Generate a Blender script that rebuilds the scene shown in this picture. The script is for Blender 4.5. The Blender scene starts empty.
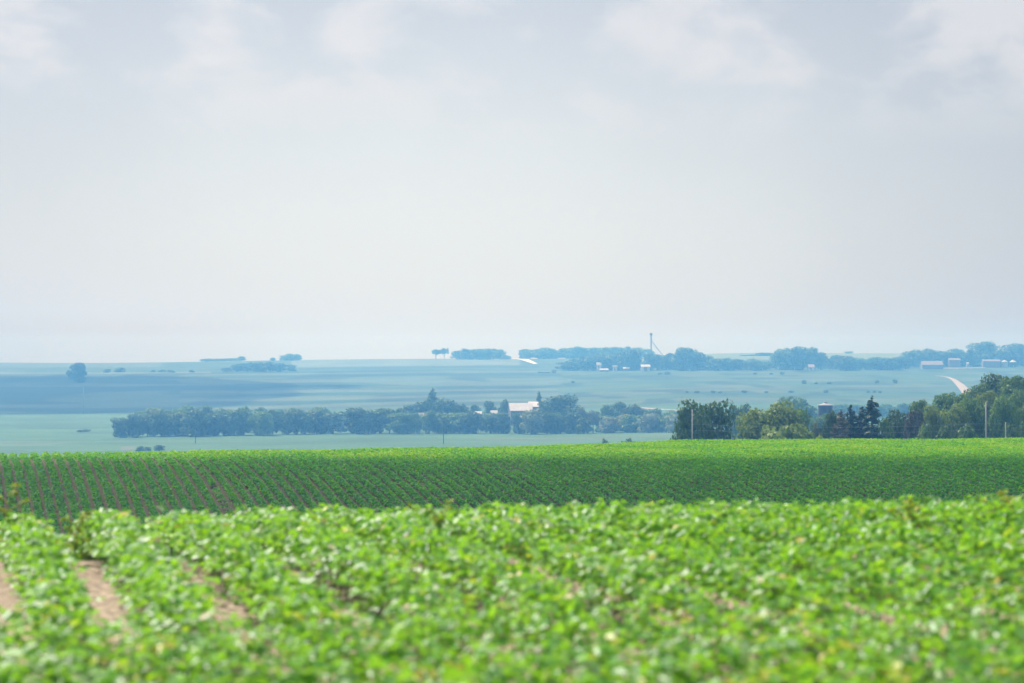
import bpy, bmesh, math, random
import numpy as np
R = math.radians
rng = np.random.default_rng(11)
random.seed(5)
scene = bpy.context.scene
COL = scene.collection

# ------------------------------------------------------------------ camera model
F = 2418.0            # focal length in pixels (85 mm lens on a 36 mm sensor, 1024 px wide)
HY = 366.0            # picture row of eye level
ZC = 1.86             # eye height above the near soil
TA = 0.2324           # crop rows run this far left of straight ahead
ALPHA = math.atan(TA)

# ------------------------------------------------------------------ terrain
def sstep(a, b, x):
    t = np.clip((x - a) / (b - a), 0, 1)
    return t * t * (3 - 2 * t)

def smax(a, b, k):
    h = np.clip(.5 + .5 * (a - b) / k, 0, 1)
    return b + (a - b) * h + k * h * (1 - h)

def smin(a, b, k):
    return -smax(-a, -b, k)

PD = np.array([0, 250, 500, 700, 950, 1190, 1400, 1600, 1850, 2100, 2300, 2600, 2900, 3050, 3400, 5200], float)
PROF = {   # heights relative to the eye for three bearings
    'a': np.array([-30, -30, -31, -32, -33.2, -34.0, -33.6, -31.8, -26.6, -19.4, -12.6, -3.6, 3.6, 4.6, 3.5, 0]),
    'b': np.array([-30, -30, -31, -31, -32.2, -33.2, -31.0, -27.4, -22.3, -15.6, -9.6, -1.0, 8.6, 9.6, 8, 0]),
    'c': np.array([-13.5, -14, -19.5, -24, -29.0, -31.0, -27.6, -23.2, -18.6, -11.0, -5.0, 6.6, 14.5, 16.4, 15, 0]),
}
def prof(key, d):
    # smoothed piecewise profile
    v = PROF[key]
    out = 0
    for o, w in ((-90, .2), (-40, .2), (0, .2), (40, .2), (90, .2)):
        out = out + w * np.interp(d + o * np.clip(d / 1500, 0, 1), PD, v)
    return out

DROPX = np.array([-400, 0, 300, 512, 700, 1000, 1500], float)
DROPD = np.array([168, 172, 178, 186, 203, 207, 207], float)

def zg(X, Y):
    X = np.asarray(X, float); Y = np.asarray(Y, float)
    Yp = np.maximum(Y, 1.0)
    # near field: level, then rolls away
    t = np.clip(Y - 21.0, 0, 10.4)
    near = -.012 * t * t - .25 * np.maximum(Y - 31.4, 0) + .016 * np.clip(X, -14, 14) + .0115 * np.clip(Y - 13, 0, 9)
    # facing slope with a flat top
    slope = ZC - 8.05 + .13 * (Y - 157)
    top = -4.78 + 0.0 * X
    mid = smin(slope, top, 1.6)
    px = 512 + F * X / np.maximum(Yp, 60)
    dd = np.interp(px, DROPX, DROPD)
    t = np.maximum(Y - dd, 0)
    mid = mid - np.where(t < 12, .009 * t * t, .009 * 144 + .216 * (t - 12))
    px = 512 + F * X / np.maximum(Yp, 300)
    wa = 1 - sstep(60, 500, px); wc = sstep(520, 760, px)
    val = ZC + wa * prof('a', Yp) + wc * prof('c', Yp) + (1 - wa - wc) * prof('b', Yp)
    val = val + .5 * np.sin(X / 90 + 1) * np.sin(Y / 130) * sstep(400, 900, Y)
    # knoll under the trees at the right
    val = val + 7.0 * np.exp(-((X - 83) / 31) ** 2 - ((Y - 412) / 48) ** 2)
    z = np.where(Y < 60, near, smax(near, mid, 2.0))
    return np.where(Y < 120, z, smax(mid, val, 5.0))

def proj(X, Y, Z):
    return 512 + F * X / Y, HY - F * (Z - ZC) / Y

def xat(px, d):
    return (px - 512) / F * d

def ground(px, d):
    X = xat(px, d)
    return X, d, float(zg(X, d))

def dist_at(px, py, lo=900, hi=3050):
    d = np.arange(lo, hi, 4.0)
    X = xat(px, d)
    y = HY - F * (zg(X, d) - ZC) / d
    ok = np.where(y <= py)[0]
    return float(d[ok[0]]) if len(ok) else hi

# ------------------------------------------------------------------ helpers
def link(o, parent=None):
    COL.objects.link(o)
    if parent is not None: o.parent = parent
    return o

def tag(o, label=None, cat=None, group=None, kind=None):
    if label: o['label'] = label
    if cat: o['category'] = cat
    if group: o['group'] = group
    if kind: o['kind'] = kind
    return o

def empty(name, loc, rz=0, scale=None):
    o = bpy.data.objects.new(name, None)
    o.location = loc; o.rotation_euler = (0, 0, rz); o.empty_display_size = 1
    if scale: o.scale = scale
    return link(o)

def mesh_np(name, V, faces, mats, tint=None, smooth=False, mat_idx=None, attr='tint', col=None):
    """faces: (n,k) array, or a list of such arrays"""
    if not isinstance(faces, list): faces = [faces]
    me = bpy.data.meshes.new(name)
    V = np.ascontiguousarray(V, dtype=np.float32)
    me.vertices.add(len(V)); me.vertices.foreach_set('co', V.ravel())
    loops = np.concatenate([f.ravel() for f in faces]).astype(np.int32)
    tot = np.concatenate([np.full(len(f), f.shape[1]) for f in faces]).astype(np.int32)
    start = np.concatenate([[0], np.cumsum(tot)[:-1]]).astype(np.int32)
    me.loops.add(len(loops)); me.loops.foreach_set('vertex_index', loops)
    me.polygons.add(len(tot)); me.polygons.foreach_set('loop_start', start)
    try: me.polygons.foreach_set('loop_total', tot)
    except Exception: pass
    if smooth: me.polygons.foreach_set('use_smooth', np.ones(len(tot), bool))
    for m in mats: me.materials.append(m)
    if mat_idx is not None: me.polygons.foreach_set('material_index', np.asarray(mat_idx, np.int32))
    me.update(calc_edges=True)
    if tint is not None:
        a = me.attributes.new(attr, 'FLOAT', 'FACE'); a.data.foreach_set('value', np.asarray(tint, np.float32))
    if col is not None:
        a = me.attributes.new('fieldcol', 'FLOAT_COLOR', 'POINT')
        c = np.ones((len(V), 4), np.float32); c[:, :3] = col
        a.data.foreach_set('color', c.ravel())
    me.validate()
    return me

class MB:
    """collects boxes, bars and rings; build() links them as one mesh object"""
    def __init__(s): s.v = []; s.f = []
    def add(s, v, f):
        n = len(s.v); s.v += [tuple(p) for p in v]; s.f += [tuple(i + n for i in q) for q in f]; return s
    def box(s, x0, x1, y0, y1, z0, z1):
        v = [(x, y, z) for z in (z0, z1) for y in (y0, y1) for x in (x0, x1)]
        return s.add(v, [(0, 2, 3, 1), (4, 5, 7, 6), (0, 1, 5, 4), (2, 6, 7, 3), (0, 4, 6, 2), (1, 3, 7, 5)])
    def tube(s, pts, rad, n=8):
        pts = [np.array(p, float) for p in pts]
        if not hasattr(rad, '__len__'): rad = [rad] * len(pts)
        v = []; f = []
        for i, p in enumerate(pts):
            t = pts[min(i + 1, len(pts) - 1)] - pts[max(i - 1, 0)]
            t = t / (np.linalg.norm(t) + 1e-9)
            a = np.array((1., 0, 0)) if abs(t[0]) < .8 else np.array((0, 1., 0))
            u = np.cross(t, a); u /= np.linalg.norm(u); w = np.cross(t, u)
            for k in range(n):
                q = 2 * math.pi * k / n
                v.append(p + rad[i] * (math.cos(q) * u + math.sin(q) * w))
        for i in range(len(pts) - 1):
            for k in range(n):
                f.append((i * n + k, i * n + (k + 1) % n, (i + 1) * n + (k + 1) % n, (i + 1) * n + k))
        f.append(tuple(range(n))[::-1]); f.append(tuple((len(pts) - 1) * n + k for k in range(n)))
        return s.add(v, f)
    def lathe(s, prof_, n=24, c=(0, 0)):
        v = []; f = []
        for r, z in prof_:
            for k in range(n):
                q = 2 * math.pi * k / n
                v.append((c[0] + r * math.cos(q), c[1] + r * math.sin(q), z))
        for i in range(len(prof_) - 1):
            for k in range(n):
                f.append((i * n + k, i * n + (k + 1) % n, (i + 1) * n + (k + 1) % n, (i + 1) * n + k))
        f.append(tuple(range(n))[::-1]); f.append(tuple((len(prof_) - 1) * n + k for k in range(n)))
        return s.add(v, f)
    def mesh(s, name, mat):
        me = bpy.data.meshes.new(name); me.from_pydata(s.v, [], s.f); me.materials.append(mat); me.update(); return me
    def build(s, name, mat, parent=None, smooth=False):
        me = s.mesh(name, mat)
        if smooth: me.polygons.foreach_set('use_smooth', [True] * len(me.polygons))
        return link(bpy.data.objects.new(name, me), parent)

# ------------------------------------------------------------------ materials
def new_mat(name):
    m = bpy.data.materials.new(name); m.use_nodes = True
    nt = m.node_tree; b = nt.nodes['Principled BSDF']
    return m, nt, b

def ramp(nt, stops, fac):
    r = nt.nodes.new('ShaderNodeValToRGB')
    el = r.color_ramp.elements
    while len(el) < len(stops): el.new(.5)
    for e, (p, c) in zip(el, stops):
        e.position = p; e.color = (*c, 1)
    nt.links.new(fac, r.inputs['Fac'])
    return r.outputs['Color']

def leaf_mat(name, stops, rough=.45, spec=.4, transl=.25, tcol=(.18, .38, .03), objrand=0.0, under=None):
    m, nt, b = new_mat(name)
    N, L = nt.nodes, nt.links
    at = N.new('ShaderNodeAttribute'); at.attribute_name = 'tint'
    c = ramp(nt, stops, at.outputs['Fac'])
    if objrand:
        oi = N.new('ShaderNodeObjectInfo')
        hs = N.new('ShaderNodeHueSaturation')
        mr = N.new('ShaderNodeMapRange'); mr.inputs['To Min'].default_value = 1 - objrand; mr.inputs['To Max'].default_value = 1 + objrand
        L.new(oi.outputs['Random'], mr.inputs['Value']); L.new(mr.outputs[0], hs.inputs['Value'])
        L.new(c, hs.inputs['Color']); c = hs.outputs['Color']
    if under:                       # paler underside of the leaf
        ge = N.new('ShaderNodeNewGeometry'); mu = N.new('ShaderNodeMix'); mu.data_type = 'RGBA'
        fm = N.new('ShaderNodeMath'); fm.operation = 'MULTIPLY'; fm.inputs[1].default_value = .7
        L.new(ge.outputs['Backfacing'], fm.inputs[0]); L.new(fm.outputs[0], mu.inputs['Factor'])
        L.new(c, mu.inputs['A']); mu.inputs['B'].default_value = (*under, 1); L.new(mu.outputs['Result'], b.inputs['Base Color'])
    else: L.new(c, b.inputs['Base Color'])
    b.inputs['Roughness'].default_value = rough
    b.inputs['Specular IOR Level'].default_value = spec
    tr = N.new('ShaderNodeBsdfTranslucent')
    mx = N.new('ShaderNodeMix'); mx.data_type = 'RGBA'; mx.blend_type = 'MIX'
    mx.inputs['Factor'].default_value = .6
    L.new(c, mx.inputs['A']); mx.inputs['B'].default_value = (*tcol, 1)
    L.new(mx.outputs['Result'], tr.inputs['Color'])
    ms = N.new('ShaderNodeMixShader'); ms.inputs[0].default_value = transl
    L.new(b.outputs[0], ms.inputs[1]); L.new(tr.outputs[0], ms.inputs[2])
    L.new(ms.outputs[0], N['Material Output'].inputs['Surface'])
    return m

def plain_mat(name, col, rough=.7, spec=.3, noise=.25, scale=.6, metal=0):
    m, nt, b = new_mat(name)
    N, L = nt.nodes, nt.links
    tc = N.new('ShaderNodeTexCoord'); ns = N.new('ShaderNodeTexNoise')
    ns.inputs['Scale'].default_value = scale; ns.inputs['Detail'].default_value = 5
    L.new(tc.outputs['Object'], ns.inputs['Vector'])
    c = ramp(nt, [(.3, tuple(x * (1 - noise) for x in col)), (.7, tuple(min(.9, x * (1 + noise)) for x in col))], ns.outputs['Fac'])
    L.new(c, b.inputs['Base Color'])
    b.inputs['Roughness'].default_value = rough; b.inputs['Specular IOR Level'].default_value = spec
    b.inputs['Metallic'].default_value = metal
    return m

SOY = leaf_mat('soybean_leaf', [(0, (.018, .11, .004)), (.3, (.05, .25, .006)), (.6, (.11, .37, .009)), (.86, (.28, .52, .012)), (.93, (.52, .48, .02)), (.975, (.62, .46, .03)), (1, (.38, .22, .10))],
               rough=.46, spec=.55, transl=.43, tcol=(.39, .74, .01), under=(.42, .52, .30))
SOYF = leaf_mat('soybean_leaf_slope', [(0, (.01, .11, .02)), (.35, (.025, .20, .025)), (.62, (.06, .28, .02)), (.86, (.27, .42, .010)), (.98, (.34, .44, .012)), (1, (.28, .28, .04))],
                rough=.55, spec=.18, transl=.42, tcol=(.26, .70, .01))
WEED = leaf_mat('weed_leaf', [(0, (.10, .26, .02)), (.5, (.24, .38, .03)), (1, (.42, .42, .07))], rough=.6, spec=.2, transl=.3, tcol=(.35, .35, .04))
STEM = plain_mat('soybean_stem', (.12, .17, .05), noise=.2, scale=20)
TREE_G = leaf_mat('tree_leaf', [(0, (.05, .13, .02)), (.5, (.11, .21, .035)), (1, (.19, .30, .055))], rough=.55, spec=.25, transl=.32, tcol=(.16, .28, .03), objrand=.22)
TREE_D = leaf_mat('dark_tree_leaf', [(0, (.035, .085, .02)), (.5, (.075, .145, .03)), (1, (.13, .21, .045))], rough=.55, spec=.25, transl=.26, tcol=(.10, .18, .03), objrand=.2)
TREE_Y = leaf_mat('light_tree_leaf', [(0, (.09, .15, .03)), (.5, (.17, .25, .045)), (1, (.25, .33, .07))], rough=.55, spec=.25, transl=.34, tcol=(.28, .4, .04), objrand=.15)
TREE_P = leaf_mat('pale_tree_leaf', [(0, (.13, .17, .09)), (.5, (.24, .29, .16)), (1, (.33, .37, .22))], rough=.6, spec=.25, transl=.2, tcol=(.22, .3, .1), objrand=.12)
TREE_N = leaf_mat('spruce_needle', [(0, (.02, .045, .025)), (.5, (.04, .075, .038)), (1, (.07, .11, .05))], rough=.6, spec=.2, transl=.05, objrand=.15)
TREE_B = leaf_mat('browned_needle', [(0, (.06, .062, .035)), (.5, (.11, .11, .06)), (1, (.17, .165, .085))], rough=.7, spec=.15, transl=.08, tcol=(.12, .09, .04), objrand=.12)
BARK = plain_mat('bark', (.09, .07, .05), noise=.4, scale=3)
WALLW = plain_mat('white_siding', (.52, .51, .5), noise=.06, scale=.8)
WALLT = plain_mat('tan_siding', (.21, .17, .16), noise=.1, scale=.8)
WALLR = plain_mat('faded_red_boards', (.30, .13, .10), noise=.2, scale=.8)
WALLG = plain_mat('grey_siding', (.17, .18, .19), noise=.1, scale=.8)
ROOFP = plain_mat('pale_pinkish_roof', (.46, .37, .36), noise=.1, scale=.6, rough=.5)
ROOFB = plain_mat('pale_sheet_roof', (.60, .56, .55), noise=.1, scale=.6, rough=.5)
ROOFD = plain_mat('weathered_pink_roof', (.23, .19, .19), noise=.1, scale=.6, rough=.6)
ROOFG = plain_mat('grey_shingle', (.24, .22, .22), noise=.2, scale=.8)
ROOFW = plain_mat('white_metal_roof', (.58, .58, .6), noise=.05, scale=.6, rough=.4)
BLUE = plain_mat('dark_blue_enamel', (.035, .05, .09), noise=.15, scale=.5, rough=.4, spec=.5)
GALV = plain_mat('galvanised_steel', (.32, .33, .35), noise=.12, scale=1.0, rough=.5)
DOORM = plain_mat('door_paint', (.22, .2, .19), noise=.1, scale=2)
GLASS, _nt, _b = new_mat('window_glass'); _b.inputs['Base Color'].default_value = (.03, .04, .05, 1); _b.inputs['Roughness'].default_value = .08
POLEW = plain_mat('weathered_pole', (.34, .345, .34), noise=.15, scale=4)
POLED = plain_mat('creosoted_pole', (.10, .08, .07), noise=.2, scale=4)
WIRE = plain_mat('wire_metal', (.3, .3, .3), noise=.05, rough=.5)
GRAVEL = plain_mat('pale_gravel', (.33, .285, .25), noise=.15, scale=.25, rough=.95, spec=.1)
LIMEST = plain_mat('bright_limestone_gravel', (.62, .58, .54), noise=.08, scale=.25, rough=.95, spec=.1)

# ground: field colours carried by the mesh, broken up by noise, soil clods near the camera
GROUND, nt, b = new_mat('ground_fields')
N, L = nt.nodes, nt.links
at = N.new('ShaderNodeAttribute'); at.attribute_name = 'fieldcol'
tc = N.new('ShaderNodeTexCoord')
n1 = N.new('ShaderNodeTexNoise'); n1.inputs['Scale'].default_value = .02; n1.inputs['Detail'].default_value = 8; n1.inputs['Roughness'].default_value = .65
n2 = N.new('ShaderNodeTexNoise'); n2.inputs['Scale'].default_value = 9; n2.inputs['Detail'].default_value = 6; n2.inputs['Roughness'].default_value = .7
L.new(tc.outputs['Object'], n1.inputs['Vector']); L.new(tc.outputs['Object'], n2.inputs['Vector'])
add = N.new('ShaderNodeMath'); add.operation = 'ADD'; L.new(n1.outputs['Fac'], add.inputs[0]); L.new(n2.outputs['Fac'], add.inputs[1])
mr = N.new('ShaderNodeMapRange'); mr.inputs['From Min'].default_value = .6; mr.inputs['From Max'].default_value = 1.4
mr.inputs['To Min'].default_value = .5; mr.inputs['To Max'].default_value = 1.5
L.new(add.outputs[0], mr.inputs['Value'])
n3 = N.new('ShaderNodeTexNoise'); n3.inputs['Scale'].default_value = 16; n3.inputs['Detail'].default_value = 3; L.new(tc.outputs['Object'], n3.inputs['Vector'])
m3 = N.new('ShaderNodeMapRange'); m3.inputs['From Min'].default_value = .36; m3.inputs['From Max'].default_value = .62; m3.inputs['To Min'].default_value = .45; m3.inputs['To Max'].default_value = 1.3
L.new(n3.outputs['Fac'], m3.inputs['Value'])
mm = N.new('ShaderNodeMath'); mm.operation = 'MULTIPLY'; L.new(mr.outputs[0], mm.inputs[0]); L.new(m3.outputs[0], mm.inputs[1])
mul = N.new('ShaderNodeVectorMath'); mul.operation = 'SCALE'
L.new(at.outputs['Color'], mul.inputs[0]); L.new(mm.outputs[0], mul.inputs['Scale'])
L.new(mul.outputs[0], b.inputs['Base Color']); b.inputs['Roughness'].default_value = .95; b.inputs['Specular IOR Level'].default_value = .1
bp = N.new('ShaderNodeBump'); bp.inputs['Distance'].default_value = .09; bp.inputs['Strength'].default_value = .7
L.new(n2.outputs['Fac'], bp.inputs['Height']); L.new(bp.outputs[0], b.inputs['Normal'])

# ------------------------------------------------------------------ ground sheet
def vnoise(x, y, seed):
    r = np.random.default_rng(seed); T = r.random((64, 64))
    xi = np.floor(x).astype(int); yi = np.floor(y).astype(int); fx = x - xi; fy = y - yi
    fx = fx * fx * (3 - 2 * fx); fy = fy * fy * (3 - 2 * fy)
    g = lambda i, j: T[i % 64, j % 64]
    return (g(xi, yi) * (1 - fx) + g(xi + 1, yi) * fx) * (1 - fy) + (g(xi, yi + 1) * (1 - fx) + g(xi + 1, yi + 1) * fx) * fy

def field_colour(X, Y, Z):
    px, py = proj(X, np.maximum(Y, 1), Z)
    n = vnoise(X / 140 + 9, Y / 60 + 3, 2); n2 = vnoise(X / 45, Y / 200, 4)
    c = np.zeros(X.shape + (3,))
    def put(mask, col, w=1.0):
        m = np.clip(mask * w, 0, 1)[..., None]
        c[:] = c * (1 - m) + np.array(col) * m
    one = np.ones(X.shape)
    put(one, (.10, .225, .085))                                          # grass and hay of the valley
    # plough bands and waterways running along the contours
    put(((np.sin(Y / 21 + n * 3 + X / 160) > .55) & (Y > 900) & (Y < 1600)).astype(float), (.075, .15, .06), .55)
    hill = sstep(1560, 1620, Y)
    put(hill, (.055, .135, .055))
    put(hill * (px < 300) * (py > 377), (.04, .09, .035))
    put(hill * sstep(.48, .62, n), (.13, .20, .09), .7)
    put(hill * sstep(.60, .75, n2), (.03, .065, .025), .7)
    wob = vnoise(X / 260, Y / 400, 7) * 4 + vnoise(X / 80, Y / 160, 17)
    band = np.sin(Y / 24 + 2.2 * wob)
    strip = (px > 180) * (px < 660)
    put(hill * sstep(.45, .6, band) * strip, (.16, .23, .11), .55)
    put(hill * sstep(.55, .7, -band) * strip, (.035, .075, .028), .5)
    put(hill * (px > 560), (.085, .175, .05), .7)
    past = sstep(.50, .60, vnoise(X / 60 + 5, Y / 34 + 2, 12))
    put(hill * (px > 560) * past, (.14, .20, .09), .7)
    put(hill * (px > 560) * sstep(.66, .74, vnoise(X / 25, Y / 60, 14)), (.03, .07, .025), .7)
    put(hill * (px > 560) * (np.abs(np.sin(Y / 55 + X / 900 + .6 * n)) < .07), (.025, .06, .02), .6)   # fence lines and ditches
    put(sstep(2480, 2500, Y) * (px < 560), (.075, .155, .075), .6)
    put(sstep(2440, 2480, Y) * (1 - sstep(2480, 2500, Y)) * (px < 210), (.24, .33, .17), .9)   # pale grass edge
    put(sstep(2430, 2440, Y) * (1 - sstep(2446, 2456, Y)) * (px < 300), (.02, .05, .02), .8)    # dark hedgerow line beside it
    put(sstep(2660, 2700, Y) * (px < 160), (.15, .24, .14), .7)
    put(sstep(2620, 2660, Y) * (px >= 290) * (px < 520), (.20, .28, .18), .8)
    put(sstep(2560, 2580, Y) * (1 - sstep(2620, 2640, Y)) * (px > 215) * (px < 540), (.05, .10, .04), .7)
    put(sstep(2600, 2660, Y) * (px >= 640), (.22, .30, .10), .8)
    # lanes and grass strips in the valley
    put((np.abs(Y - 1330 - X * .12) < 7) * (px < 140).astype(float), (.05, .10, .045), .6)
    put((np.abs(Y - 1130 - X * .10) < 5) * (px < 140).astype(float), (.05, .10, .045), .7)
    put((np.abs(Y - 1060) < 30) * (n2 > .4), (.14, .22, .10), .6)
    put((np.abs(px - 128) < 7) * (np.abs(Y - 985) < 30).astype(float), (.25, .24, .18), .5)     # bare patch
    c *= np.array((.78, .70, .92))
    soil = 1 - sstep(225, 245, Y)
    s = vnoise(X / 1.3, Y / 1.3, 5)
    put(soil, (.48, .37, .29)); put(soil * s, (.34, .25, .19), .7); put(soil * sstep(60, 100, Y), (.11, .098, .055), .94)  # beyond the near field, soil darkened to paint the shade between rows
    return c

ys = np.concatenate([np.arange(-12, 36, .4), np.arange(36, 130, 2.5), np.arange(130, 260, 1.0), np.arange(260, 900, 12), np.arange(900, 3200, 9), np.linspace(3200, 3300, 10)])
ts = np.linspace(-1, 1, 421)
YY, TT = np.meshgrid(ys, ts, indexing='ij')
XX = TT * (np.maximum(YY, 0) * .27 + 16)
ZZ = zg(XX, YY)
ZZ = ZZ + np.where(YY < 40, .03 * (vnoise(XX / .5, YY / .5, 3) - .5), 0)
nY, nX = YY.shape
idx = np.arange(nY * nX).reshape(nY, nX)
fq = np.stack([idx[:-1, :-1], idx[:-1, 1:], idx[1:, 1:], idx[1:, :-1]], -1).reshape(-1, 4)
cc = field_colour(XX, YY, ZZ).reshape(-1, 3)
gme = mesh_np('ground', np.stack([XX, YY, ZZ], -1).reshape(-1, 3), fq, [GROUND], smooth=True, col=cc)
tag(link(bpy.data.objects.new('ground', gme)), kind='structure')

def ribbon(name, pts, width, mat, lift=.35):
    """a road laid on the ground through (px, d) points"""
    P = []
    pts = [np.array((xat(p, d), d)) for p, d in pts]
    for a, c in zip(pts[:-1], pts[1:]):
        n = max(2, int(np.linalg.norm(c - a) / 8))
        for i in range(n): P.append(a + (c - a) * i / n)
    P.append(pts[-1]); P = np.array(P)
    for _ in range(6): P[1:-1] = .25 * P[:-2] + .5 * P[1:-1] + .25 * P[2:]
    T = np.gradient(P, axis=0); T /= np.linalg.norm(T, axis=1)[:, None]
    Nn = np.stack([-T[:, 1], T[:, 0]], 1)
    W = np.interp(np.linspace(0, 1, len(P)), np.linspace(0, 1, len(width)), width)[:, None] if hasattr(width, '__len__') else width
    rows = [P + Nn * W * k for k in (-.5, -.2, .2, .5)]
    V = np.stack([np.concatenate([q, (zg(q[:, 0], q[:, 1]) + lift * (1 if i in (1, 2) else .6))[:, None]], 1) for i, q in enumerate(rows)], 1)
    n = len(P); ii = np.arange(n * 4).reshape(n, 4)
    f = np.stack([ii[:-1, :-1], ii[:-1, 1:], ii[1:, 1:], ii[1:, :-1]], -1).reshape(-1, 4)
    return tag(link(bpy.data.objects.new(name, mesh_np(name, V.reshape(-1, 3), f, [mat]))), kind='structure')

D = dist_at
ribbon('road', [(936, D(936, 376)), (946, D(946, 376.6)), (954, D(954, 380)), (960, D(960, 385)), (966, D(966, 391)), (970, D(970, 396))], [3, 4.5, 6.5, 7.5, 8.5, 8.5], GRAVEL)
ribbon('road', [(512, D(512, 358.5)), (522, D(522, 359.2)), (528, D(528, 361)), (536, D(536, 364))], [14, 12, 9, 5], LIMEST)
ribbon('path', [(930, D(930, 369)), (948, D(948, 368.6)), (965, D(965, 368.4)), (984, D(984, 368))], 10, GRAVEL)
ribbon('path', [(630, D(630, 407)), (655, D(655, 409.5)), (684, D(684, 411))], 5, GRAVEL)

# ------------------------------------------------------------------ leaves and crop plants
LEAF = np.array([(0, 0, 0), (.30, .22, .05), (.33, .60, .06), (0, 1.0, -.10), (-.33, .60, .06), (-.30, .22, .05)])
def leaflets(P, size, yaw, pitch, roll, wide=1.0):
    """P (n,3): leaf bases; each becomes a folded ovate leaf of two quads"""
    n = len(P)
    T = LEAF * np.array((wide, 1, 1))
    v = T[None] * size[:, None, None]
    cr, sr = np.cos(roll)[:, None], np.sin(roll)[:, None]
    x, y, z = v[..., 0], v[..., 1], v[..., 2]
    x, z = x * cr + z * sr, -x * sr + z * cr
    cp, sp = np.cos(pitch)[:, None], np.sin(pitch)[:, None]
    y, z = y * cp - z * sp, y * sp + z * cp
    cy, sy = np.cos(yaw)[:, None], np.sin(yaw)[:, None]
    x, y = x * cy - y * sy, x * sy + y * cy
    V = np.stack([x, y, z], -1) + P[:, None, :]
    b = (np.arange(n) * 6)[:, None]
    f = np.stack([b + np.array((0, 1, 2, 3)), b + np.array((0, 3, 4, 5))], 1).reshape(-1, 4)
    return V.reshape(-1, 3), f

def soy_leaves(base, height, spread, r, per=6):
    """trifoliate leaves of many plants; base (n,3)"""
    n = len(base)
    k = per
    ang = r.random((n, k)) * 2 * np.pi
    lev = np.clip((np.arange(k)[None] + r.random((n, k))) / k, 0, 1)
    rad = spread * (1 - .55 * lev) * (.35 + .65 * r.random((n, k)))
    hz = height[:, None] * (.40 + .60 * lev ** .8) * (.93 + .14 * r.random((n, k)))
    P = base[:, None, :] + np.stack([np.cos(ang) * rad, np.sin(ang) * rad, hz], -1)
    P = P.reshape(-1, 3); yaw0 = (ang - np.pi / 2).reshape(-1)
    m = len(P)
    size = (.050 + .030 * r.random(m))
    plant = np.repeat(r.random(n), k)
    tl = np.clip(.85 * (.25 * plant + .75 * r.random(m)), 0, .85)
    odd = r.random(m); flip = r.random(m) < .11         # some leaves turned over by the wind
    tl = np.where(odd > .962, .90 + .1 * r.random(m), tl)
    out = []
    PP = []; SS = []; YW = []; PT = []; RL = []; TI = []
    for j, off in enumerate((0, 1.25, -1.25)):
        yw = yaw0 + off + .25 * r.standard_normal(m)
        PP.append(P + .012 * np.stack([-np.sin(yw), np.cos(yw), 0 * yw], -1))
        SS.append(size * (1.1 if j == 0 else .95)); YW.append(yw)
        PT.append(-.12 + .36 * r.standard_normal(m)); RL.append(.34 * r.standard_normal(m) + np.where(flip, np.pi, 0)); TI.append(np.clip(tl + .04 * r.standard_normal(m), 0, 1))
    V, f = leaflets(np.concatenate(PP), np.concatenate(SS), np.concatenate(YW), np.concatenate(PT), np.concatenate(RL))
    return V, f, np.repeat(np.concatenate(TI), 2)

def stems(base, height, r):
    """thin leaning three-sided stems"""
    n = len(base); top = base + np.stack([.03 * r.standard_normal(n), .03 * r.standard_normal(n), height * .8], -1)
    q = np.arange(3) * 2.094
    ring = .004 * np.stack([np.cos(q), np.sin(q), 0 * q], -1)
    V = np.concatenate([base[:, None] + ring, top[:, None] + ring * .6], 1).reshape(-1, 3)
    b = (np.arange(n) * 6)[:, None]
    f = np.concatenate([np.stack([b[:, 0] + i, b[:, 0] + (i + 1) % 3, b[:, 0] + 3 + (i + 1) % 3, b[:, 0] + 3 + i], -1) for i in range(3)])
    return V, f

def plants_mesh(name, base, height, spread, per, seed):
    r = np.random.default_rng(seed)
    V, f, t = soy_leaves(base, height, spread, r, per)
    SV, sf = stems(base, height, r)
    return mesh_np(name, np.concatenate([V, SV]), np.concatenate([f, sf + len(V)]), [SOY, STEM],
                   tint=np.concatenate([t, np.full(len(sf), .5)]), mat_idx=np.concatenate([np.zeros(len(f)), np.ones(len(sf))]))

# end rows run across the picture nearest the camera; the nearest 300 plants are objects of their own
protos = [plants_mesh('soybean_plant', np.zeros((1, 3)), np.array([.455 + .05 * math.sin(i * 2.3)]), .20, 11, 100 + i) for i in range(14)]
ypro = []
for i in range(3):
    me = protos[i * 3].copy(); me.name = 'soybean_plant'
    a = me.attributes['tint']; vals = np.zeros(len(me.polygons), np.float32); a.data.foreach_get('value', vals)
    k = rng.random(len(vals) // 2 + 1) < .5
    kk = np.repeat(k, 2)[:len(vals)]
    vals[kk] = .9 + .09 * rng.random(kk.sum()); a.data.foreach_set('value', vals); ypro.append(me)
near_pts = []; rest = []
row_y = 9.9
ri = 0
while row_y < 14.6:
    half = .2117 * row_y + (.28 if ri < 4 else 2.6)
    step = .073
    x = -half + random.random() * step
    while x < half:
        p = (x + random.gauss(0, .012), row_y + random.gauss(0, .04))
        inside = abs(p[0]) < .2117 * row_y + .25
        (near_pts if ri < 4 and inside else rest).append(p)
        x += step * random.uniform(.75, 1.3)
    if ri < 4:                                            # beyond the frame edges: margin for other views
        for sgn in (-1, 1):
            x = .2117 * row_y + .28
            while x < .2117 * row_y + 2.6:
                rest.append((sgn * x, row_y + random.gauss(0, .04))); x += step * random.uniform(.75, 1.3)
    row_y += .70; ri += 1
near_pts.sort(key=lambda p: p[1])
rest += near_pts[300:]; near_pts = near_pts[:300]
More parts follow.
